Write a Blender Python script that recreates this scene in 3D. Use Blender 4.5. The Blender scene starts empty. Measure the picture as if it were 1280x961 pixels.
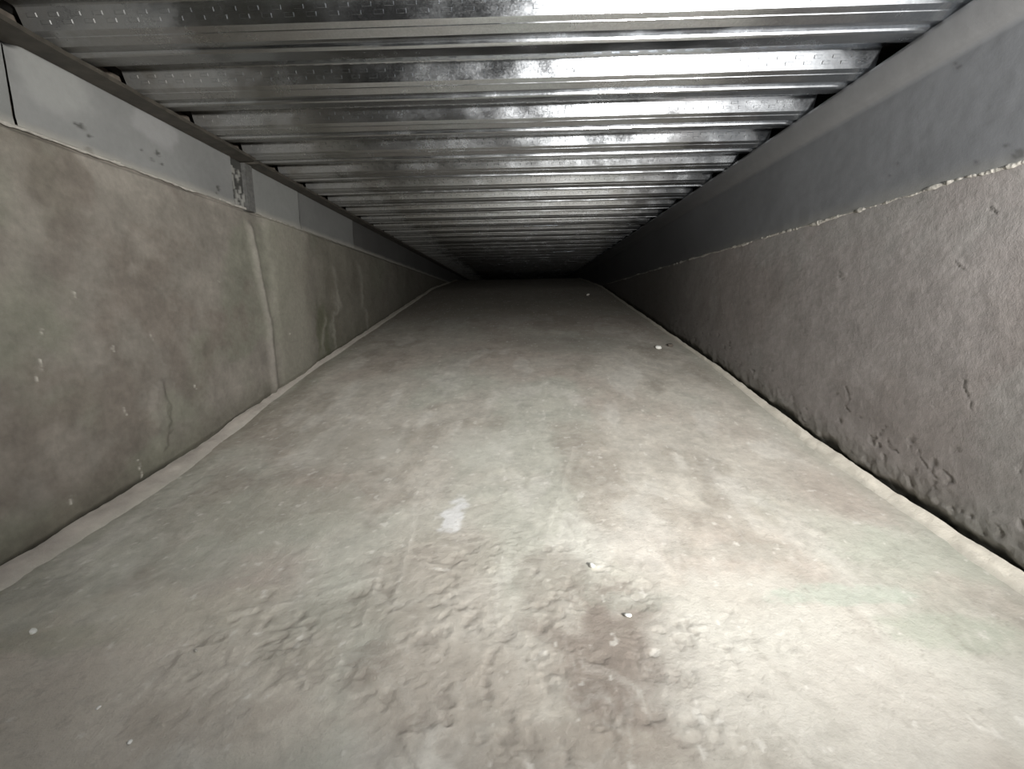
import bpy, math
import numpy as np
from mathutils import Matrix, Vector

# ------------------------------------------------------------------ camera
S = bpy.context.scene
COL = S.collection
CAM = np.array([0.0, 0.0, 0.72])
F_PX = 600.0
def basis(vp, slope):
    F = np.array([(vp[0]-640)/F_PX, -(vp[1]-480.5)/F_PX, -1.0]); F /= np.linalg.norm(F)
    a = np.array([1.0, -slope, 0.0]); X = a - F*np.dot(a, F); X /= np.linalg.norm(X)
    return X, F, np.cross(X, F)
BX, BY, BZ = basis((652, 386), -.018)
cd = bpy.data.cameras.new('camera'); cam = bpy.data.objects.new('camera', cd); COL.objects.link(cam)
cd.sensor_width = 36; cd.lens = 36*F_PX/1280; cd.clip_start = 0.02
R = Matrix(((BX[0], BX[1], BX[2]), (BY[0], BY[1], BY[2]), (BZ[0], BZ[1], BZ[2])))
cam.matrix_world = Matrix.Translation(Vector(CAM)) @ R.to_4x4()
S.camera = cam

# ------------------------------------------------------------------ world, lamp, exposure
w = bpy.data.worlds.new('world'); S.world = w; w.use_nodes = True
w.node_tree.nodes['Background'].inputs[0].default_value = (0.9, 0.87, 0.82, 1)
w.node_tree.nodes['Background'].inputs[1].default_value = 0.04
def spot(name, loc, target, power, angle, blend, radius, col):
    l = bpy.data.lights.new(name, 'SPOT'); o = bpy.data.objects.new(name, l); COL.objects.link(o)
    l.energy = power; l.spot_size = math.radians(angle); l.spot_blend = blend; l.shadow_soft_size = radius; l.color = col
    o.location = loc; o.rotation_euler = (Vector(target)-Vector(loc)).to_track_quat('-Z', 'Y').to_euler()
    return o
spot('work_lamp', (0.78, -0.34, 0.82), (0.16, 2.4, 1.50), 400, 120, 1.0, 0.06, (1.0, 0.978, 0.94))
S.view_settings.view_transform = 'Standard'; S.view_settings.look = 'None'
S.view_settings.exposure = 0.0; S.view_settings.gamma = 1.0; S.view_settings.use_curve_mapping = False

# ------------------------------------------------------------------ dimensions (metres)
XL, XR = -1.235, 1.08            # wall faces
ZD = 1.395                       # underside of the steel deck
ZSL, ZSR = 1.183, 1.012          # seams between wall and beam
PITCH, Y0 = 0.310, 1.31
YB, YE = -1.3, 12.5               # back and far ends
FY = np.array([-3, 0, 1.0, 1.7, 2.6, 6.75, 9.3, 14])
FZ = np.array([-.12, 0, .115, .198, .36, 1.01, 1.28, 1.29])
def floor_z(y): 
    y = np.asarray(y, float)
    return (np.interp(y-.15, FY, FZ)+np.interp(y, FY, FZ)+np.interp(y+.15, FY, FZ))/3
def ray(px, py):
    d = np.array([(px-640)/F_PX, -(py-480.5)/F_PX, -1.0])
    v = np.array([d@BX, d@BY, d@BZ]); return v/np.linalg.norm(v)
def on_floor(px, py):
    v = ray(px, py); t = 0.3
    for _ in range(4000):
        p = CAM+v*t
        if p[2] <= floor_z(p[1]): break
        t += .003
    return p[0], p[1]
def on_x(px, py, x):
    v = ray(px, py); t = (x-CAM[0])/v[0]; p = CAM+v*t; return p[1], p[2]

# ------------------------------------------------------------------ numpy noise
def vnoise(a, b, seed):
    rs = np.random.RandomState(seed); T = rs.rand(256, 256)
    ai, bi = np.floor(a).astype(int), np.floor(b).astype(int); fa, fb = a-ai, b-bi
    fa = fa*fa*(3-2*fa); fb = fb*fb*(3-2*fb)
    g = lambda i, j: T[i & 255, j & 255]
    return (g(ai, bi)*(1-fa)+g(ai+1, bi)*fa)*(1-fb)+(g(ai, bi+1)*(1-fa)+g(ai+1, bi+1)*fa)*fb
def fbm(a, b, seed, oct=5, gain=.5):
    s = 0; amp = 1; tot = 0; c, n = math.cos(.6), math.sin(.6)
    for k in range(oct):
        s = s+amp*vnoise(a, b, seed+k); tot += amp; amp *= gain
        a, b = (a*c-b*n)*2.03+7.1, (a*n+b*c)*2.03+3.7
    return s/tot
def ss(x, a, b): t = np.clip((x-a)/(b-a), 0, 1); return t*t*(3-2*t)
def blob(A, B, a, b, ra, rb, seed=None, rough=.5):
    d = np.sqrt(((A-a)/ra)**2+((B-b)/rb)**2)
    if seed is not None: d = d+rough*(fbm(A/min(ra, rb)*1.5, B/min(ra, rb)*1.5, seed)-.5)*2
    return 1-ss(d, .55, 1.1)
def seg(A, B, p, q, wd):
    p = np.array(p); q = np.array(q); v = q-p; L = v@v
    t = np.clip(((A-p[0])*v[0]+(B-p[1])*v[1])/L, 0, 1)
    return np.exp(-(((A-p[0]-t*v[0])**2+(B-p[1]-t*v[1])**2)/wd**2))
def mix(c, d, m): return c*(1-m[..., None])+np.array(d)*m[..., None]

# ------------------------------------------------------------------ materials
def concrete(name, rough=.85, grain=.12, bump=.35, scale=60, tint=(1, 1, 1), spec=.3):
    m = bpy.data.materials.new(name); m.use_nodes = True; nt = m.node_tree; N = nt.nodes; L = nt.links
    b = N['Principled BSDF']; b.inputs['Roughness'].default_value = rough; b.inputs['Specular IOR Level'].default_value = spec
    at = N.new('ShaderNodeAttribute'); at.attribute_name = 'Col'
    tc = N.new('ShaderNodeTexCoord')
    n1 = N.new('ShaderNodeTexNoise'); n1.inputs['Scale'].default_value = scale; n1.inputs['Detail'].default_value = 6; n1.inputs['Roughness'].default_value = .65
    n2 = N.new('ShaderNodeTexNoise'); n2.inputs['Scale'].default_value = scale*5; n2.inputs['Detail'].default_value = 3
    L.new(tc.outputs['Object'], n1.inputs[0]); L.new(tc.outputs['Object'], n2.inputs[0])
    mr = N.new('ShaderNodeMapRange'); mr.inputs[1].default_value = .3; mr.inputs[2].default_value = .7
    mr.inputs[3].default_value = 1-grain; mr.inputs[4].default_value = 1+grain; L.new(n1.outputs[0], mr.inputs[0])
    vm = N.new('ShaderNodeVectorMath'); vm.operation = 'SCALE'; L.new(at.outputs['Color'], vm.inputs[0]); L.new(mr.outputs[0], vm.inputs['Scale'])
    v2 = N.new('ShaderNodeVectorMath'); v2.operation = 'MULTIPLY'; v2.inputs[1].default_value = tint; L.new(vm.outputs[0], v2.inputs[0])
    L.new(v2.outputs[0], b.inputs['Base Color'])
    ad = N.new('ShaderNodeMath'); ad.operation = 'MULTIPLY_ADD'; ad.inputs[1].default_value = .35
    L.new(n2.outputs[0], ad.inputs[0]); L.new(n1.outputs[0], ad.inputs[2])
    bp = N.new('ShaderNodeBump'); bp.inputs['Strength'].default_value = bump; bp.inputs['Distance'].default_value = .004
    L.new(ad.outputs[0], bp.inputs['Height']); L.new(bp.outputs[0], b.inputs['Normal'])
    return m
def plain(name, col, rough=.8, metal=0, scale=40, var=.25, bump=.3):
    m = bpy.data.materials.new(name); m.use_nodes = True; nt = m.node_tree; N = nt.nodes; L = nt.links
    b = N['Principled BSDF']; b.inputs['Roughness'].default_value = rough; b.inputs['Metallic'].default_value = metal
    tc = N.new('ShaderNodeTexCoord'); n = N.new('ShaderNodeTexNoise'); n.inputs['Scale'].default_value = scale; n.inputs['Detail'].default_value = 6
    L.new(tc.outputs['Object'], n.inputs[0])
    r = N.new('ShaderNodeValToRGB'); r.color_ramp.elements[0].position = .3; r.color_ramp.elements[1].position = .7
    r.color_ramp.elements[0].color = (*[c*(1-var) for c in col], 1); r.color_ramp.elements[1].color = (*[min(1, c*(1+var)) for c in col], 1)
    L.new(n.outputs[0], r.inputs[0]); L.new(r.outputs[0], b.inputs['Base Color'])
    bp = N.new('ShaderNodeBump'); bp.inputs['Strength'].default_value = bump; bp.inputs['Distance'].default_value = .003
    L.new(n.outputs[0], bp.inputs['Height']); L.new(bp.outputs[0], b.inputs['Normal'])
    return m
def galvanised():
    m = bpy.data.materials.new('galvanised_steel'); m.use_nodes = True; nt = m.node_tree; N = nt.nodes; L = nt.links
    b = N['Principled BSDF']
    tc = N.new('ShaderNodeTexCoord')
    vo = N.new('ShaderNodeTexVoronoi'); vo.inputs['Scale'].default_value = 240; L.new(tc.outputs['Object'], vo.inputs[0])
    sx = N.new('ShaderNodeSeparateColor'); L.new(vo.outputs['Color'], sx.inputs[0])
    no = N.new('ShaderNodeTexNoise'); no.inputs['Scale'].default_value = 9; no.inputs['Detail'].default_value = 5; L.new(tc.outputs['Object'], no.inputs[0])
    # roughness: spangle + broad clouding
    r1 = N.new('ShaderNodeMapRange'); r1.inputs[3].default_value = .17; r1.inputs[4].default_value = .22; L.new(sx.outputs[0], r1.inputs[0])
    r2 = N.new('ShaderNodeMapRange'); r2.inputs[1].default_value = .35; r2.inputs[2].default_value = .7; r2.inputs[3].default_value = -.05; r2.inputs[4].default_value = .10
    L.new(no.outputs[0], r2.inputs[0])
    # dust gathers by the left bearing: object X
    sp = N.new('ShaderNodeSeparateXYZ'); L.new(tc.outputs['Object'], sp.inputs[0])
    dx = N.new('ShaderNodeMapRange'); dx.inputs[1].default_value = -.55; dx.inputs[2].default_value = -1.15; dx.inputs[3].default_value = 0; dx.inputs[4].default_value = 1
    L.new(sp.outputs[0], dx.inputs[0])
    dn = N.new('ShaderNodeTexNoise'); dn.inputs['Scale'].default_value = 5; dn.inputs['Detail'].default_value = 8; dn.inputs['Roughness'].default_value = .7; L.new(tc.outputs['Object'], dn.inputs[0])
    dm = N.new('ShaderNodeMath'); dm.operation = 'MULTIPLY'; L.new(dx.outputs[0], dm.inputs[0]); L.new(dn.outputs[0], dm.inputs[1])
    dr = N.new('ShaderNodeMapRange'); dr.inputs[1].default_value = .22; dr.inputs[2].default_value = .56; dr.inputs[4].default_value = .8; L.new(dm.outputs[0], dr.inputs[0])
    a = N.new('ShaderNodeMath'); a.operation = 'ADD'; L.new(r1.outputs[0], a.inputs[0]); L.new(r2.outputs[0], a.inputs[1])
    a2 = N.new('ShaderNodeMath'); a2.operation = 'MULTIPLY_ADD'; a2.inputs[1].default_value = .3; L.new(dr.outputs[0], a2.inputs[0]); L.new(a.outputs[0], a2.inputs[2])
    L.new(a2.outputs[0], b.inputs['Roughness'])
    c = N.new('ShaderNodeValToRGB'); c.color_ramp.elements[0].color = (.62, .65, .69, 1); c.color_ramp.elements[1].color = (.74, .77, .81, 1)
    L.new(sx.outputs[1], c.inputs[0])
    fl = N.new('ShaderNodeMapRange'); fl.inputs[1].default_value = .05; fl.inputs[2].default_value = -.95; fl.inputs[4].default_value = .85; L.new(sp.outputs[0], fl.inputs[0])  # metal darkened towards the left, painting in its dimmer reflections
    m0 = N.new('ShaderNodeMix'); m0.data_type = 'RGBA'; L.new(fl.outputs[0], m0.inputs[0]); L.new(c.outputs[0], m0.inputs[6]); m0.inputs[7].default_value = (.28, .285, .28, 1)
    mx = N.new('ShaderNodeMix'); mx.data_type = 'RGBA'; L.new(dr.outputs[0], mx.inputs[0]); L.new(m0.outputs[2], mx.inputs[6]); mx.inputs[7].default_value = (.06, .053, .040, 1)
    L.new(mx.outputs[2], b.inputs['Base Color'])
    inv = N.new('ShaderNodeMath'); inv.operation = 'SUBTRACT'; inv.inputs[0].default_value = 1; L.new(dr.outputs[0], inv.inputs[1]); L.new(inv.outputs[0], b.inputs['Metallic'])
    bp = N.new('ShaderNodeBump'); bp.inputs['Strength'].default_value = .13; bp.inputs['Distance'].default_value = .0015
    n3 = N.new('ShaderNodeTexNoise'); n3.inputs['Scale'].default_value = 35; n3.inputs['Detail'].default_value = 4; mp = N.new('ShaderNodeMapping'); mp.inputs['Scale'].default_value = (.25, 1, 1); L.new(tc.outputs['Object'], mp.inputs[0]); L.new(mp.outputs[0], n3.inputs[0])
    L.new(n3.outputs[0], bp.inputs['Height']); L.new(bp.outputs[0], b.inputs['Normal'])
    return m
M_floor = concrete('floor_concrete', .9, .07, .6, 40, spec=.15)
M_wall = concrete('wall_plaster', .9, .10, .35, 55, spec=.2)
M_beam = concrete('grey_beam_paint', .6, .05, .15, 35, spec=.35)
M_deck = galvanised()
M_void = plain('blacked_out_concrete', (.012, .012, .011))  # near-black base paints in the darkness of the gaps and far end
M_flange = plain('rusty_flange', (.045, .040, .032), .7, 0, 25, .35)
M_mortar = plain('loose_mortar', (.5, .48, .44), .9, 0, 120, .25, .6)
M_dark = plain('tar_blotch', (.02, .02, .018), .6, 0, 90, .5, .6)
M_strip = plain("worn_steel_strip", (.13, .13, .125), .55, .3, 60, .3)
M_white = plain('white_chip', (.8, .8, .76), .7, 0, 90, .12)
M_brown = plain('brown_mortar', (.13, .11, .09), .9, 0, 30, .35, .6)

# ------------------------------------------------------------------ mesh helpers
def link(name, me, mat, parent=None):
    o = bpy.data.objects.new(name, me); COL.objects.link(o)
    if mat: me.materials.append(mat)
    if parent: o.parent = parent
    return o
def grid(name, P, C, mat, parent=None, smooth=True):
    r, c = P.shape[:2]
    i = np.arange((r-1)*(c-1)); a = (i//(c-1))*c+i % (c-1)
    f = np.stack([a, a+1, a+c+1, a+c], 1).astype(np.int32)
    me = bpy.data.meshes.new(name); me.vertices.add(r*c); me.vertices.foreach_set('co', P.reshape(-1).astype(np.float32))
    me.loops.add(f.size); me.loops.foreach_set('vertex_index', f.ravel())
    me.polygons.add(len(f)); me.polygons.foreach_set('loop_start', (np.arange(len(f))*4).astype(np.int32))
    me.polygons.foreach_set('use_smooth', np.full(len(f), smooth))
    me.update(calc_edges=True)
    if C is not None:
        ca = me.color_attributes.new('Col', 'FLOAT_COLOR', 'POINT')
        ca.data.foreach_set('color', np.concatenate([np.clip(C, 0, 1), np.ones(C.shape[:2]+(1,))], 2).reshape(-1).astype(np.float32))
    return link(name, me, mat, parent)
def mesh(name, V, Fc, mat, parent=None, smooth=False):
    me = bpy.data.meshes.new(name); me.from_pydata([tuple(v) for v in V], [], Fc); me.update()
    if smooth: me.polygons.foreach_set('use_smooth', [True]*len(me.polygons))
    return link(name, me, mat, parent)
def box(name, x0, x1, y0, y1, z0, z1, mat, parent=None):
    V = [(x, y, z) for z in (z0, z1) for y in (y0, y1) for x in (x0, x1)]
    return mesh(name, V, [(0, 2, 3, 1), (4, 5, 7, 6), (0, 1, 5, 4), (2, 6, 7, 3), (0, 4, 6, 2), (1, 3, 7, 5)], mat, parent)
def prism(name, prof, y0, y1, mat, parent=None):
    """prof: list of (x,z); extruded along y"""
    n = len(prof); V = [(x, y0, z) for x, z in prof]+[(x, y1, z) for x, z in prof]
    Fc = [tuple(range(n)), tuple(range(2*n-1, n-1, -1))]+[(i, i+n, (i+1) % n+n, (i+1) % n) for i in range(n)]
    return mesh(name, V, Fc, mat, parent)
def tag(o, label=None, cat=None, group=None, kind=None):
    if label: o['label'] = label
    if cat: o['category'] = cat
    if group: o['group'] = group
    if kind: o['kind'] = kind
    return o
def ysamples(y0, n0, y1, yfar, n1):
    """coarse behind the camera, then geometric spacing"""
    return np.concatenate([np.linspace(y0, y1, n0, endpoint=False), y1*np.exp(np.linspace(0, 1, n1)*math.log(yfar/y1))])

# ------------------------------------------------------------------ floor
ys = ysamples(YB, 40, .5, YE, 900); xs = np.linspace(XL-.04, XR+.04, 480)
X, Y = np.meshgrid(xs, ys)
big = fbm(X*1.3, Y*1.0, 11, 4); med = fbm(X*5, Y*3.2, 21, 5); fin = fbm(X*24, Y*18, 31, 5, .6); vf = fbm(X*70, Y*60, 41, 3, .6)
near = 1-ss(Y, 1.2, 3.0)
rx, ry = on_floor(560, 800)
roughzone = blob(X, Y, rx+.05, ry, .55, .42, 51, .6)
pits = ss(fbm(X*30, Y*24, 61, 4, .6), .56, .72)*roughzone
ridg = ss(np.abs(fbm(X*11, Y*8, 71, 4)-.5), .0, .025)
Z = floor_z(Y)+(med-.5)*.010+(fin-.5)*.0030*(.35+.45*roughzone)+(vf-.5)*.0024*(.3+.9*roughzone)-pits*.0028-(1-ridg)*.0008*roughzone
# coved rise beside the walls
C = np.ones(X.shape+(3,))*np.array((.515, .485, .43))
C = mix(C, (.46, .41, .36), ss(big, .42, .60)*.9)                       # pinkish areas
C = mix(C, (.48, .48, .42), ss(fbm(X*2.2, Y*1.7, 81, 4), .5, .68)*.8)       # greenish areas
C = mix(C, (.34, .305, .26), ss(med, .52, .72)*.6)
C = mix(C, (.66, .64, .59), ss(fbm(X*8, Y*3.5, 91, 5), .57, .72)*.45)
C *= (1+(fin-.5)*.34+(vf-.5)*.22+(fbm(X*14, Y*11, 191, 6, .7)-.5)*.28)[..., None]
def fb(px, py, rpx, rpy, col, amt, seed, rough=.5):
    global C
    x, y = on_floor(px, py); x2, _ = on_floor(px+rpx, py); _, y2 = on_floor(px, py-rpy); _, y3 = on_floor(px, py+rpy)
    C = mix(C, col, blob(X, Y, x, y, abs(x2-x), abs(y2-y3)/2, seed, rough)*amt)
fb(770, 800, 95, 95, (.25, .215, .185), .9, 101, .7)
fb(800, 860, 50, 70, (.26, .225, .195), .7, 119, .7)
fb(540, 720, 110, 70, (.40, .36, .31), .5, 120, .7)
fb(700, 940, 180, 40, (.36, .32, .275), .6, 121, .7)
fb(460, 830, 30, 30, (.28, .25, .215), .6, 122, .8)
fb(250, 700, 120, 30, (.45, .45, .39), .5, 123, .7)
fb(1150, 910, 60, 8, (.36, .33, .29), .5, 124, .8)         # damp brown patch, lower centre
fb(790, 750, 60, 14, (.27, .27, .23), .6, 102)
fb(690, 730, 60, 45, (.34, .31, .27), .65, 103)
fb(560, 850, 150, 80, (.40, .355, .305), .55, 104)
fb(150, 860, 330, 120, (.60, .55, .48), .75, 105, .4)  # paler colour makes up for weak lamp light here
fb(250, 900, 110, 40, (.42, .375, .32), .5, 125, .7)
fb(200, 770, 200, 40, (.56, .53, .45), .6, 126, .5)    # brightening painted into the lower left floor
fb(60, 800, 90, 22, (.40, .39, .31), .5, 106)
fb(400, 780, 90, 60, (.36, .34, .29), .5, 107)
fb(330, 640, 150, 45, (.41, .41, .35), .5, 108)
fb(1080, 860, 300, 130, (.56, .54, .49), .75, 109, .35)     # pale lower right
fb(930, 760, 160, 60, (.58, .565, .51), .6, 110)
fb(1060, 745, 110, 16, (.46, .50, .43), .7, 111)
fb(1190, 790, 110, 28, (.42, .44, .37), .7, 112)
fb(930, 690, 90, 14, (.46, .44, .39), .5, 113)
fb(1150, 690, 110, 40, (.47, .49, .42), .6, 118)
fb(566, 646, 17, 26, (.80, .80, .80), .8, 114, .6)       # white powder spot
fb(600, 555, 60, 26, (.55, .545, .49), .5, 115)
fb(430, 560, 80, 40, (.43, .41, .36), .5, 116)
fb(700, 430, 90, 14, (.33, .32, .28), .5, 117)
for p, q, wd, am in (((520, 600), (478, 770), .007, .35), ((470, 690), (440, 790), .006, .3), ((715, 560), (660, 720), .010, .25), ((905, 500), (915, 560), .006, .3), ((300, 770), (470, 720), .01, .25)):
    C = mix(C, (.68, .66, .60), seg(X+(big-.5)*.1+(med-.5)*.05, Y, on_floor(*p), on_floor(*q), wd)*am*.5)
    Z += seg(X+(big-.5)*.1+(med-.5)*.05, Y, on_floor(*p), on_floor(*q), wd)*.0012
# darker strips along both walls
dl = 1-ss(X-XL, .03, .16+.1*(med-.5)); C = mix(C, (.25, .24, .19), dl*.45)
dr_ = (1-ss(XR-X, .05, .11)); C = mix(C, (.42, .42, .36), dr_*.4)
C = mix(C, (.19, .175, .15), ss(Y, 2.6, 5.2)*.85)              # screed darkened with depth, lamp falloff painted in
C = mix(C, (.26, .23, .20), pits*.35)  # shade inside the pits painted as a darker colour
for ang, sd in ((.5, 161), (-.9, 171), (1.9, 181)):
    ca, sa = math.cos(ang), math.sin(ang); wp = (med-.5)*.5+(big-.5)*.9; st = ss(fbm((X*ca+Y*sa)*6, (-X*sa+Y*ca+wp)*22, sd, 5, .7), .60, .76)
    C = mix(C, (.62, .60, .55), st*.22*(1-ss(Y, 1.8, 3)))
    st = ss(fbm((X*ca+Y*sa)*7, (-X*sa+Y*ca-wp)*26, sd+40, 5, .7), .62, .78); C = mix(C, (.30, .28, .24), st*.22*(1-ss(Y, 1.8, 3)))
cr = ss(np.abs(fbm(X*9, Y*7, 131, 5, .6)-.5), 0, .012); cz = ss(fbm(X*3, Y*2.4, 141, 3), .48, .6)
C = mix(C, (.30, .275, .24), (1-cr)*cz*.35*(1-ss(Y, 1.2, 2.2)))
spk = ss(fbm(X*55, Y*45, 151, 2), .80, .86); C = mix(C, (.72, .70, .65), spk*.5)
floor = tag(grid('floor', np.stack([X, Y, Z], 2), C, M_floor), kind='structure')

# ------------------------------------------------------------------ side walls
def wall(name, x, sgn, ztop, seed, base, colfn, rows=260, cols=620):
    ys = ysamples(YB, 24, .6, YE, cols); t = np.linspace(0, 1, rows)
    Yw, T = np.meshgrid(ys, t, indexing='ij')
    zb = floor_z(Yw)-.04; zt = np.maximum(ztop, zb+.02)
    Zw = zb+(zt-zb)*T
    n1 = fbm(Yw*4, Zw*5, seed, 5); n2 = fbm(Yw*26, Zw*30, seed+9, 4, .6)
    D = (n1-.5)*.016+(n2-.5)*.004
    Cw = np.ones(Yw.shape+(3,))*np.array(base)
    Cw, D = colfn(Yw, Zw, Cw, D, n1, n2)
    P = np.stack([x+sgn*(-D)*-1, Yw, Zw], 2)
    if sgn > 0: P = P[:, ::-1]; Cw = Cw[:, ::-1]
    return tag(grid(name, P, Cw, M_wall), kind='structure')
# displacement D is towards the room: left wall +x, right wall -x
def col_left(Y, Z, C, D, n1, n2):
    h = Z-floor_z(Y)
    C = mix(C, (.185, .185, .15), ss(fbm(Y*2.6, Z*3, 205, 5), .47, .62)*.8)
    C = mix(C, (.150, .130, .112), ss(fbm(Y*4.4, Z*4.4, 215, 6, .6), .48, .70)*.7)
    C = mix(C, (.27, .25, .22), ss(fbm(Y*5, Z*5, 225, 5), .55, .75)*.5)
    C = mix(C, (.12, .115, .09), (1-ss(h, .0, .16))*.7); lg = 1-ss(h, .018, .042+.03*(n2-.5)); C = mix(C, (.03, .028, .022), lg*.8*(1-.7*ss(Y, 1.2, 1.9))); D = D-lg*.008  # gap at the wall foot, its shadow painted as a dark line
    C *= (1+(n2-.5)*.30+(fbm(Y*11, Z*12, 271, 6, .7)-.5)*.45)[..., None]
    # plaster ridge below the beam joint and the smoother pier beyond it
    a = on_x(312, 285, XL); b = on_x(335, 400, XL); c = on_x(345, 495, XL)
    r = np.maximum(seg(Y, Z, a, b, .022), seg(Y, Z, b, c, .026)); rn = .6+.8*fbm(Y*40, Z*14, 231, 3)
    D = D+r*.014*rn; C = mix(C, (.27, .25, .225), r*.6)
    Y = Y+(n1-.5)*.12*ss(Y, 2, 2.6); e = on_x(378, 290, XL)[0]; k = on_x(340, 400, XL)[0]
    pier = ss(Y, k-.02, k+.06)*(1-ss(Y, e-.08, e+.14)); D = D+pier*.012; C = mix(C, (.23, .222, .185), pier*.7)
    # wet, darker stretch with pale runs
    wet = ss(Y, e-.05, e+.25)*(1-ss(Y, e+1.0, e+2.2)); C = mix(C, (.10, .10, .075), wet*.5)
    C = mix(C, (.08, .085, .05), blob(Y, Z, *on_x(405, 420, XL), .13, .26, 241)*.6)
    Yq = Y+(n1-.5)*.25; 
    for p, q, wd in (((414, 340), (421, 380), .02), ((418, 372), (420, 432), .015), ((446, 335), (452, 380), .022), ((457, 392), (461, 420), .022), ((409, 400), (405, 440), .015)):
        s = seg(Yq, Z, on_x(*p, XL), on_x(*q, XL), wd*1.9)*(.3+.9*n2)*(.5+fbm(Y*20, Z*6, 281, 4)); C = mix(C, (.27, .26, .225), s*.65); D = D+s*.003
    Yw = Y+(n2-.5)*.03+(n1-.5)*.06; Zw = Z+(fbm(Y*40, Z*40, 261, 3)-.5)*.03
    for px, py, L in ((52, 452, 10), (48, 468, 6), (158, 512, 8), (170, 575, 12), (176, 590, 8), (142, 430, 5), (88, 622, 6), (240, 480, 6), (275, 350, 3), (90, 365, 4), (50, 410, 5), (355, 415, 5), (190, 422, 4)):
        s = seg(Yw, Zw, on_x(px, py, XL), on_x(px+L*.3, py+L, XL), .0026); C = mix(C, (.50, .48, .43), s*.8); D = D+s*.002
    D = D+blob(Y, Z, *on_x(200, 520, XL), .05, .12, 251)*.012
    C = mix(C, (.075, .07, .058), ss(Y, 2.8, 5.5)*.75)  # far stretch painted darker to deepen the light falloff
    g = (1-ss(np.abs(Z-ZSL+.004), .002, .008)); D = D-g*.01
    return C, D
def col_right(Y, Z, C, D, n1, n2):
    h = Z-floor_z(Y)
    C = mix(C, (.215, .195, .185), ss(fbm(Y*2.2, Z*2.6, 305, 5), .46, .64)*.7)
    C = mix(C, (.25, .245, .235), ss(fbm(Y*4, Z*4, 315, 5), .55, .75)*.5)
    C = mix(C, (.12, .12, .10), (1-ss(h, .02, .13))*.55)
    C *= (1+(n2-.5)*.25+(fbm(Y*9, Z*10, 371, 6, .7)-.5)*.35)[..., None]
    D = D*.35+(fbm(Y*30, Z*22, 381, 5, .7)-.5)*.012*(1-ss(h, .03, .16))
    pit = ss(fbm(Y*34, Z*34, 325, 3, .5), .74, .80)*(.15+.85*(1-ss(h, .1, .35))); D = D-pit*.0025; C = mix(C, (.14, .13, .12), pit*.6)
    Yw = Y+(fbm(Y*22, Z*22, 341, 4)-.5)*.05; Zw = Z+(fbm(Y*26, Z*26, 351, 4)-.5)*.05
    for px, py, L in ((1055, 480, 16), (1058, 505, 10), (1150, 565, 22), (1165, 580, 18), (1180, 590, 16), (1110, 550, 16), (1245, 660, 8), (1200, 480, 12), (1212, 505, 12), (1050, 340, 8), (1235, 255, 10), (1198, 330, 8), (1185, 595, 10)):
        s = seg(Yw, Zw, on_x(px, py, XR), on_x(px+L*.45, py+L, XR), .0035); C = mix(C, (.13, .125, .115), s*.6); D = D-s*.002
        s = seg(Yw, Zw, on_x(px+3, py-2, XR), on_x(px+L*.45+3, py+L-2, XR), .0035); D = D+s*.001
    gap = 1-ss(h, .020+.03*(fbm(Y*12, Z*0, 361, 4)-.3), .045+.05*(fbm(Y*12, Z*0, 361, 4)-.3)+.03*(n2-.5)); C = mix(C, (.022, .022, .018), gap*.92); D = D-gap*.012
    C = mix(C, (.05, .047, .043), ss(Y, 2.0, 4.0)*.85)  # fading light down the right wall painted into its colour
    return C, D
def make_wall_left():
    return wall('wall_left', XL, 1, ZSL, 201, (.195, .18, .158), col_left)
def make_wall_right():
    def f(Y, Z, C, D, n1, n2):
        C, D = col_right(Y, Z, C, D, n1, n2); return C, -D
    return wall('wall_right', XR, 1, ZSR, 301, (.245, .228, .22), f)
wl = make_wall_left(); wr = make_wall_right()

# mortar fillets where the floor meets the walls
def fillet(name, x, sgn, width, height, base, seed):
    ys = ysamples(YB, 20, .5, 12, 500); t = np.linspace(0, 1, 14); Yf, T = np.meshgrid(ys, t, indexing='ij')
    wv = width*(.6+.8*fbm(Yf*4, T*0+.3, seed, 4))*(1-.65*ss(Yf, 1.5, 3.0)); hv = height*(.6+.8*fbm(Yf*5, T*0+1.3, seed+3, 3))
    Xf = x+sgn*(wv*T-.004)+sgn*.0
    Zf = floor_z(Yf)+hv*(1-T**2.2)*1.0-T*.014+(fbm(Yf*30, T*3, seed+5, 3)-.5)*.007
    Cf = np.ones(Yf.shape+(3,))*np.array(base)*(1+(fbm(Yf*14, T*3, seed+7, 4)-.5)*.35)[..., None]
    Cf = mix(Cf, (.2, .19, .16), ss(Yf, 2.8, 5)*.7)  # fillet colour dimmed with distance, as the light would fade
    Cf = mix(Cf, (.43, .415, .365), ss(T, .35, 1)*.8)
    P = np.stack([Xf, Yf, Zf], 2)
    if sgn < 0: P = P[:, ::-1]; Cf = Cf[:, ::-1]
    return tag(grid(name, P, Cf, M_floor), kind='structure')
fillet('baseboard_right', XR, -1, .052, .018, (.66, .62, .54), 401)
fillet('baseboard_left', XL, 1, .075, .022, (.42, .385, .345), 421)

# far end of the crawl space
box('wall_far', XL-.1, XR+.1, YE-.05, YE+.1, .9, ZD+.1, M_void)['kind'] = 'structure'

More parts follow.
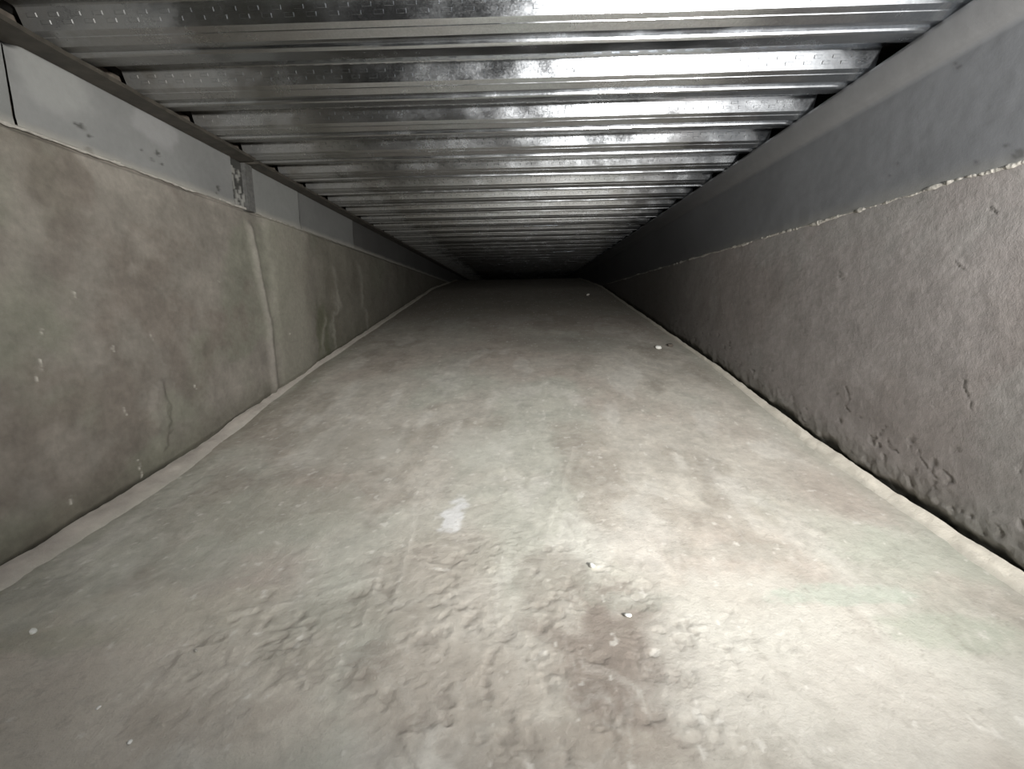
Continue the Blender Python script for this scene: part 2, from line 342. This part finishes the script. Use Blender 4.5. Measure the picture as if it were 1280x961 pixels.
# ------------------------------------------------------------------ left beam of grey fascia panels
def panel(y0, y1, x, zlo, zhi, seed, base, parent, extra=None, name='fascia_panel', sgn=1):
    n = max(8, int(170*math.log(max(y1, .3)/max(y0, .15)))) if y0 > 0 else 20
    yy = np.linspace(y0, y1, n); zz = np.linspace(zlo, zhi, 50); Yp, Zp = np.meshgrid(yy, zz, indexing='ij')
    n1 = fbm(Yp*3, Zp*4, seed, 4); n2 = fbm(Yp*30, Zp*30, seed+5, 4)
    D = (n1-.5)*.006+(n2-.5)*.0012
    Cp = np.ones(Yp.shape+(3,))*np.array(base)*(1+(n1-.5)*.35+(n2-.5)*.08)[..., None]
    if extra: Cp, D = extra(Yp, Zp, Cp, D)
    Xp = x+sgn*D; back = np.stack([np.full((n, 1), x-sgn*.02), Yp[:, :1], Zp[:, :1]], 2)
    backt = np.stack([np.full((n, 1), x-sgn*.02), Yp[:, -1:], Zp[:, -1:]], 2)
    P = np.concatenate([back, np.stack([Xp, Yp, Zp], 2), backt], 1); Cp = np.concatenate([Cp[:, :1], Cp, Cp[:, -1:]], 1)
    if sgn < 0: P = P[:, ::-1]; Cp = Cp[:, ::-1]
    return grid(name, P, Cp, M_beam, parent)
bl = bpy.data.objects.new('steel_beam', None); COL.objects.link(bl); bl.location = (XL, 0, ZSL)
tag(bl, 'light grey painted beam with dark flange and tar-stained joint, on top of the left wall', 'beam', kind='thing')
BLI = Matrix.Translation(Vector((-XL, 0, -ZSL)))
XBL = XL+.006
def left_extra(Y, Z, C, D):
    C = mix(C, (.31, .315, .305), blob(Y, Z, *on_x(60, 95, XL), .14, .10, 501, .4)*.6)  # soft highlight painted into the panel colour
    C = mix(C, (.30, .30, .30), blob(Y, Z, *on_x(195, 160, XL), .12, .06, 502, .4)*.6)  # second painted highlight, further along
    for px, py, r in ((92, 155, .008), (99, 158, .009), (108, 170, .006), (108, 187, .010), (142, 202, .007), (195, 192, .009), (188, 200, .006), (175, 188, .005), (200, 205, .005), (272, 235, .010), (270, 241, .006)):
        s = blob(Y, Z, *on_x(px, py, XL), r*1.4, r, 503+px, .9); C = mix(C, (.06, .06, .055), s*.85); D = D-s*.002
    lo = 1-ss(Z-ZSL, .0, .022+.02*fbm(Y*8, Z*0, 531, 3)); C = mix(C, (.33, .32, .285), lo*.6); D = D+lo*.003
    dark_spot = blob(Y, Z, *on_x(2, 45, XL), .035, .02); C = mix(C, (.008, .008, .008), dark_spot); D = D-dark_spot*.018  # near-black spot pressed into the panel face
    return C, D
def joint_extra(Y, Z, C, D):
    y0, y1 = Y.min(), Y.max()
    m = ss(fbm(Y*60, Z*30, 541, 3, .5), .45, .52); C = mix(C, (.03, .03, .028), m*.92); D = D-m*.004
    return C, D
yj0, yj1 = on_x(289, 230, XL)[0], on_x(303, 235, XL)[0]; yj2 = on_x(312, 235, XL)[0]; yj3 = on_x(372, 255, XL)[0]; yj4 = on_x(440, 290, XL)[0]; yja = on_x(8, 110, XL)[0]
ZT = ZD-.014
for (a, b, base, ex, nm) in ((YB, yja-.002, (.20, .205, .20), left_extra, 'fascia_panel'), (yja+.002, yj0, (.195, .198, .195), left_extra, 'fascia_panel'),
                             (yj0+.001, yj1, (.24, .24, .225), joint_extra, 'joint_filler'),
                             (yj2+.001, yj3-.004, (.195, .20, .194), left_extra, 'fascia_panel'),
                             (yj3+.004, yj4, (.15, .153, .15), left_extra, 'fascia_panel'), (yj4+.003, YE-.1, (.07, .07, .068), left_extra, 'fascia_panel')):  # last panel's base colour darkened to paint the far gloom
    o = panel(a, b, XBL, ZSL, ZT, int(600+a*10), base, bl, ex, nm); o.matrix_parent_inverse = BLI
    if nm == 'joint_filler': o['label'] = 'vertical joint filled with blotchy black tar'
def childbox(nm, par, inv, *a, label=None):
    o = box(nm, *a, par); o.matrix_parent_inverse = inv
    if label: o['label'] = label
    return o
childbox('joint_strip', bl, BLI, XL-.01, XBL+.013, yj1+.002, yj2-.001, ZSL-.004, ZT-.001, M_strip)
# bearing flange under the deck ends, in two lengths as in the photograph
def flange(y0, y1, xin, par):
    n = max(6, int((y1-y0)*40)); yy = np.linspace(y0, y1, n); V = []; Fc = []
    rs = np.random.RandomState(int(y0*100)+500)
    for y in yy:
        j = (rs.rand()-.5)*.004
        V += [(XL-.02, y, ZD-.013), (xin+j, y, ZD-.013), (xin+j, y, ZD-.001), (XL-.02, y, ZD-.001)]
    for i in range(n-1):
        for k in range(4): Fc.append((i*4+k, i*4+(k+1) % 4, i*4+4+(k+1) % 4, i*4+4+k))
    Fc += [(3, 2, 1, 0), tuple(range(4*n-4, 4*n))]
    o = mesh('bearing_flange', V, Fc, M_flange, par); o.matrix_parent_inverse = BLI; return o
flange(YB, yj1-.01, -1.157, bl); flange(yj1+.03, YE-.1, -1.165, bl)
childbox('back_web', bl, BLI, XL-.14, XL-.02, YB, YE-.1, ZSL, ZD-.001, M_brown)
childbox('closure_mortar', bl, BLI, XL-.14, XL-.01, YB, YE-.1, ZD, ZD+.063, M_brown)

# ------------------------------------------------------------------ right beam with chamfered top edge
br = bpy.data.objects.new('concrete_beam', None); COL.objects.link(br); br.location = (XR, 0, ZSR)
tag(br, 'dark grey smooth beam with chamfered upper edge, on top of the right wall', 'beam', kind='thing')
BRI = Matrix.Translation(Vector((-XR, 0, -ZSR)))
ys = ysamples(YB, 20, .6, YE-.1, 480)
prof = [(XR+.25, ZD-.0015), (1.034, ZD-.0015)]+[(1.034+.046*(1-math.cos(a))**.9, ZD-.0015-.075*math.sin(a)**1.0) for a in np.linspace(.15, 1.35, 8)]+[(XR, ZSR+(1.312-ZSR)*t) for t in np.linspace(1, 0, 46)]+[(XR+.25, ZSR)]
px_ = np.array([p[0] for p in prof]); pz_ = np.array([p[1] for p in prof])
Yb, Xb = np.meshgrid(ys, px_, indexing='ij'); Zb = np.tile(pz_, (len(ys), 1))
face = (np.arange(len(prof)) > 1) & (np.arange(len(prof)) < len(prof)-1)
n1 = fbm(Yb*2.5, Zb*4, 701, 4); n2 = fbm(Yb*28, Zb*30, 711, 4)
Xb = Xb-((n1-.5)*.007+(n2-.5)*.0014)*face
Cb = np.ones(Yb.shape+(3,))*np.array((.135, .14, .148))*(1+(n1-.5)*.35+(n2-.5)*.1)[..., None]
ch = ((np.arange(len(prof)) < 10)[None, :]*np.ones_like(Yb)); Cb = mix(Cb, (.155, .156, .158), ch*.8)
lo = 1-ss(Zb-ZSR, .0, .02+.05*fbm(Yb*6, Zb*0, 721, 4)); lo = lo*(Zb < 1.2); Cb = mix(Cb, (.20, .20, .19), lo*.7)
for px, py, r in ((1200, 83, .007), (1195, 80, .004), (1122, 205, .004), (1112, 220, .005), (1075, 236, .004), (1015, 254, .003), (1275, 193, .012), (1222, 203, .005), (1260, 180, .004)):
    Cb = mix(Cb, (.06, .06, .06), blob(Yb, Zb, *on_x(px, py, XR), r*1.4, r, 731+px % 50, .9)*.7)
Cb = mix(Cb, (.035, .035, .038), ss(Yb, 1.6, 3.8)*.85)  # beam colour darkened along its length to imitate lamp falloff
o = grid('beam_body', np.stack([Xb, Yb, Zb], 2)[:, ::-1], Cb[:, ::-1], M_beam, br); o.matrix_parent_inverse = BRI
childbox('upstand', br, BRI, XR+.2, XR+.35, YB, YE-.1, ZD+.0005, ZD+.063, M_void)

# squeezed-out mortar along both seams
def ridge(x, sgn, z, y0, y1, n, size, seed, par, inv, name='mortar_ridge'):
    yy = np.exp(np.linspace(math.log(y0), math.log(y1), n)); k = 7; V = []; Fc = []
    a = np.linspace(-math.pi/2, math.pi/2, k); amp = size*(.45+1.0*ss(fbm(yy*7, yy*0+.5, seed, 5, .7), .35, .75)); amp2 = fbm(yy*75, yy*0+2.5, seed+4, 3, .6)
    zz = z+(fbm(yy*7, yy*0+4.5, seed+8, 3)-.5)*.014
    P = np.zeros((n, k, 3)); 
    for j in range(k):
        jit = .6+.8*fbm(yy*60, yy*0+j*1.7, seed+20, 2)
        P[:, j, 0] = x+sgn*(np.cos(a[j])*amp*(.3+1.3*amp2)*jit-.002); P[:, j, 1] = yy; P[:, j, 2] = zz+np.sin(a[j])*amp*1.1*jit
    Cc = np.ones((n, k, 3))*np.array((.36, .345, .315))*(.7+.6*fbm(P[..., 1]*50, P[..., 2]*90, seed+30, 3))[..., None]
    Cc = mix(Cc, (.12, .12, .11), ss(P[..., 1], 2.0, 3.6)*.7)  # distant ridge colour lowered, painting in the dimmer light
    if sgn < 0: P = P[:, ::-1]; Cc = Cc[:, ::-1]
    P = P[::-1]; Cc = Cc[::-1]
    o = grid(name, P, Cc, M_wall, par); o.matrix_parent_inverse = inv; return o
ridge(XR, -1, ZSR, .7, 6.2, 1500, .0060, 801, br, BRI)
ridge(XBL, 1, ZSL, .7, 6.5, 900, .004, 821, bl, BLI)

# ------------------------------------------------------------------ ceiling: slab + profiled steel deck sheets
ceil = tag(box('ceiling', XL-.16, XR+.36, YB, YE, ZD+.066, ZD+.18, M_void), kind='structure')
# one rib, e measured from the near edge of the flat underside (y grows away from the camera)
RIB = [(0, 0), (.042, .0078), (.0445, .0072), (.0462, .0020), (.053, .0), (.085, .0060), (.118, .0120), (.126, .014),
       (.158, .058), (.166, .0605), (.196, .0605), (.199, .0585), (.206, .0585), (.209, .0605), (.243, .0605), (.249, .058),
       (.268, .0150), (.272, .0133), (.284, .0092), (.2848, .0074), (.290, .0062), (.307, .0008), (.31, 0)]
DE = [e for e, v in RIB]; DV = [v for e, v in RIB]
DX0, DX1 = -1.20, 1.062
def deck_sheet(k0, nr, idx):
    rs = np.random.RandomState(900+idx); yb = Y0+k0*PITCH+.050
    pts = []
    for k in range(nr+1):
        for e, v in RIB[:-1]:
            y = Y0+(k0+k)*PITCH+e
            if yb-1e-6 <= y <= yb+nr*PITCH+.001: pts.append((y, v))
    # lap lip at the far edge, over which the next sheet rests
    pts.append((pts[-1][0]+.0006, pts[-1][1])); 
    pts = [(yb-.0055, .0045), (yb-.001, .0012)]+pts
    n = len(pts); xs = np.linspace(DX0, DX1, 90); P = np.zeros((90, n, 3)); Xg, _ = np.meshgrid(xs, np.arange(n), indexing='ij')
    yy = np.array([p[0] for p in pts])[None, :]+0*Xg; vv = np.array([p[1] for p in pts])[None, :]+0*Xg
    P[..., 0] = Xg; P[..., 1] = yy+(fbm(Xg*1.6, yy*3, 911+idx, 3)-.5)*.006; P[..., 2] = ZD+vv+(fbm(Xg*2.2, yy*5, 921+idx, 3)-.5)*.0030
    V = P.reshape(-1, 3).tolist(); Fc = [(i*n+j, i*n+j+1, (i+1)*n+j+1, (i+1)*n+j) for i in range(89) for j in range(n-1)]
    # embossments: two staggered rows of raised lozenges on every web facing the camera, sunk ones on the far web
    a = np.array((.249, .058)); b = np.array((.268, .0150)); d = (b-a)/np.linalg.norm(b-a); nrm = np.array((-d[1]*-1, d[0]*-1))
    nrm = np.array((d[1], -d[0])); nrm = nrm if nrm[1] < 0 else -nrm       # pointing down and towards the camera
    yl = a[0]
    for k in range(-1, nr+1):
        base = Y0+(k0+k)*PITCH
        if base+.24 < yb or base+.27 > yb+nr*PITCH: continue
        for row, t in enumerate((.34, .66)):
            x = DX0+.03+(.027 if row else 0)+rs.rand()*.004
            while x < DX1-.02:
                c = a+(b-a)*t; hw = .0140; hh = .0052; cx = x
                dy = (float(fbm(np.array(cx*1.6), np.array(base+c[0])*3, 911+idx, 3))-.5)*.006; dz = (float(fbm(np.array(cx*2.2), np.array(base+c[0])*5, 921+idx, 3))-.5)*.0030
                s = len(V)
                for (sc, off) in ((1.0, -.0012), (.72, .0032)):
                    for (ux, ud) in ((-1, -1), (1, -1), (1, 1), (-1, 1)):
                        hx = hw*(sc if sc == 1 else .76)
                        q = c+d*hh*sc*ud+nrm*off
                        V.append((cx+ux*hx, base+q[0]+dy, ZD+q[1]+dz))
                Fc += [(s+4, s+5, s+6, s+7)]+[(s+i, s+(i+1) % 4, s+4+(i+1) % 4, s+4+i) for i in range(4)]
                x += .054
    me = bpy.data.meshes.new('deck_sheet'); me.from_pydata(V, [], Fc); me.update()
    o = link('deck_sheet', me, M_deck, ceil)
    so = o.modifiers.new('thickness', 'SOLIDIFY'); so.thickness = .0012; so.offset = 1
    return o
k = -9; i = 0
while Y0+k*PITCH < YE-1.2:
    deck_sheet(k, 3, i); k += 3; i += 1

# ------------------------------------------------------------------ loose bits lying on the floor
def chunk(name, px, py, size, mat, seed, label, group=None, flat=.5, cat='debris'):
    rs = np.random.RandomState(seed); import bmesh
    bm = bmesh.new(); bmesh.ops.create_icosphere(bm, subdivisions=2, radius=1)
    ax = rs.normal(size=(6, 3)); ax /= np.linalg.norm(ax, axis=1)[:, None]; cut = .55+.3*rs.rand(6)
    for v in bm.verts:
        p = np.array(v.co)
        for A, c in zip(ax, cut):
            dd = p@A
            if dd > c: p = p-A*(dd-c)
        p = p*np.array((1, .75, flat))*size; v.co = p
    x, y = on_floor(px, py); me = bpy.data.meshes.new(name); bm.to_mesh(me); bm.free()
    o = link(name, me, mat); o.location = (x, y, float(floor_z(y))+size*flat*.55); o.rotation_euler = (rs.rand()*.3, rs.rand()*.3+math.atan(.0), rs.rand()*6)
    tag(o, label, cat, group); return o
chunk('stone', 823, 436, .022, M_white, 1, 'small pale stone on the floor close to the right wall, far down the space', flat=.7, cat='stone')
chunk('stone', 838, 433, .028, M_brown, 2, 'dark clod on the floor just right of the small pale stone', flat=.6, cat='clod')
chunk('plaster_chip', 740, 708, .011, M_white, 3, 'white plaster chip on the floor above the brown damp patch', cat='chip')
chunk('plaster_chip', 785, 771, .009, M_white, 4, 'white plaster chip lying within the brown damp patch', cat='chip')
chunk('plaster_chip', 41, 790, .009, M_white, 5, 'white crumb on the floor beside the left wall foot', cat='chip')
chunk('plaster_chip', 123, 886, .0045, M_white, 6, 'tiny white crumb on the lower left of the floor', cat='chip')
chunk('plaster_chip', 163, 929, .005, M_white, 7, 'lowest white crumb on the lower left of the floor', cat='chip')
chunk('plaster_chip', 245, 815, .006, M_mortar, 8, 'beige mortar crumb on the lower left floor in front of the left wall', cat='chip')
chunk('stone', 735, 369, .024, M_mortar, 9, 'small stone near the dark far end of the floor', flat=.6, cat='stone')
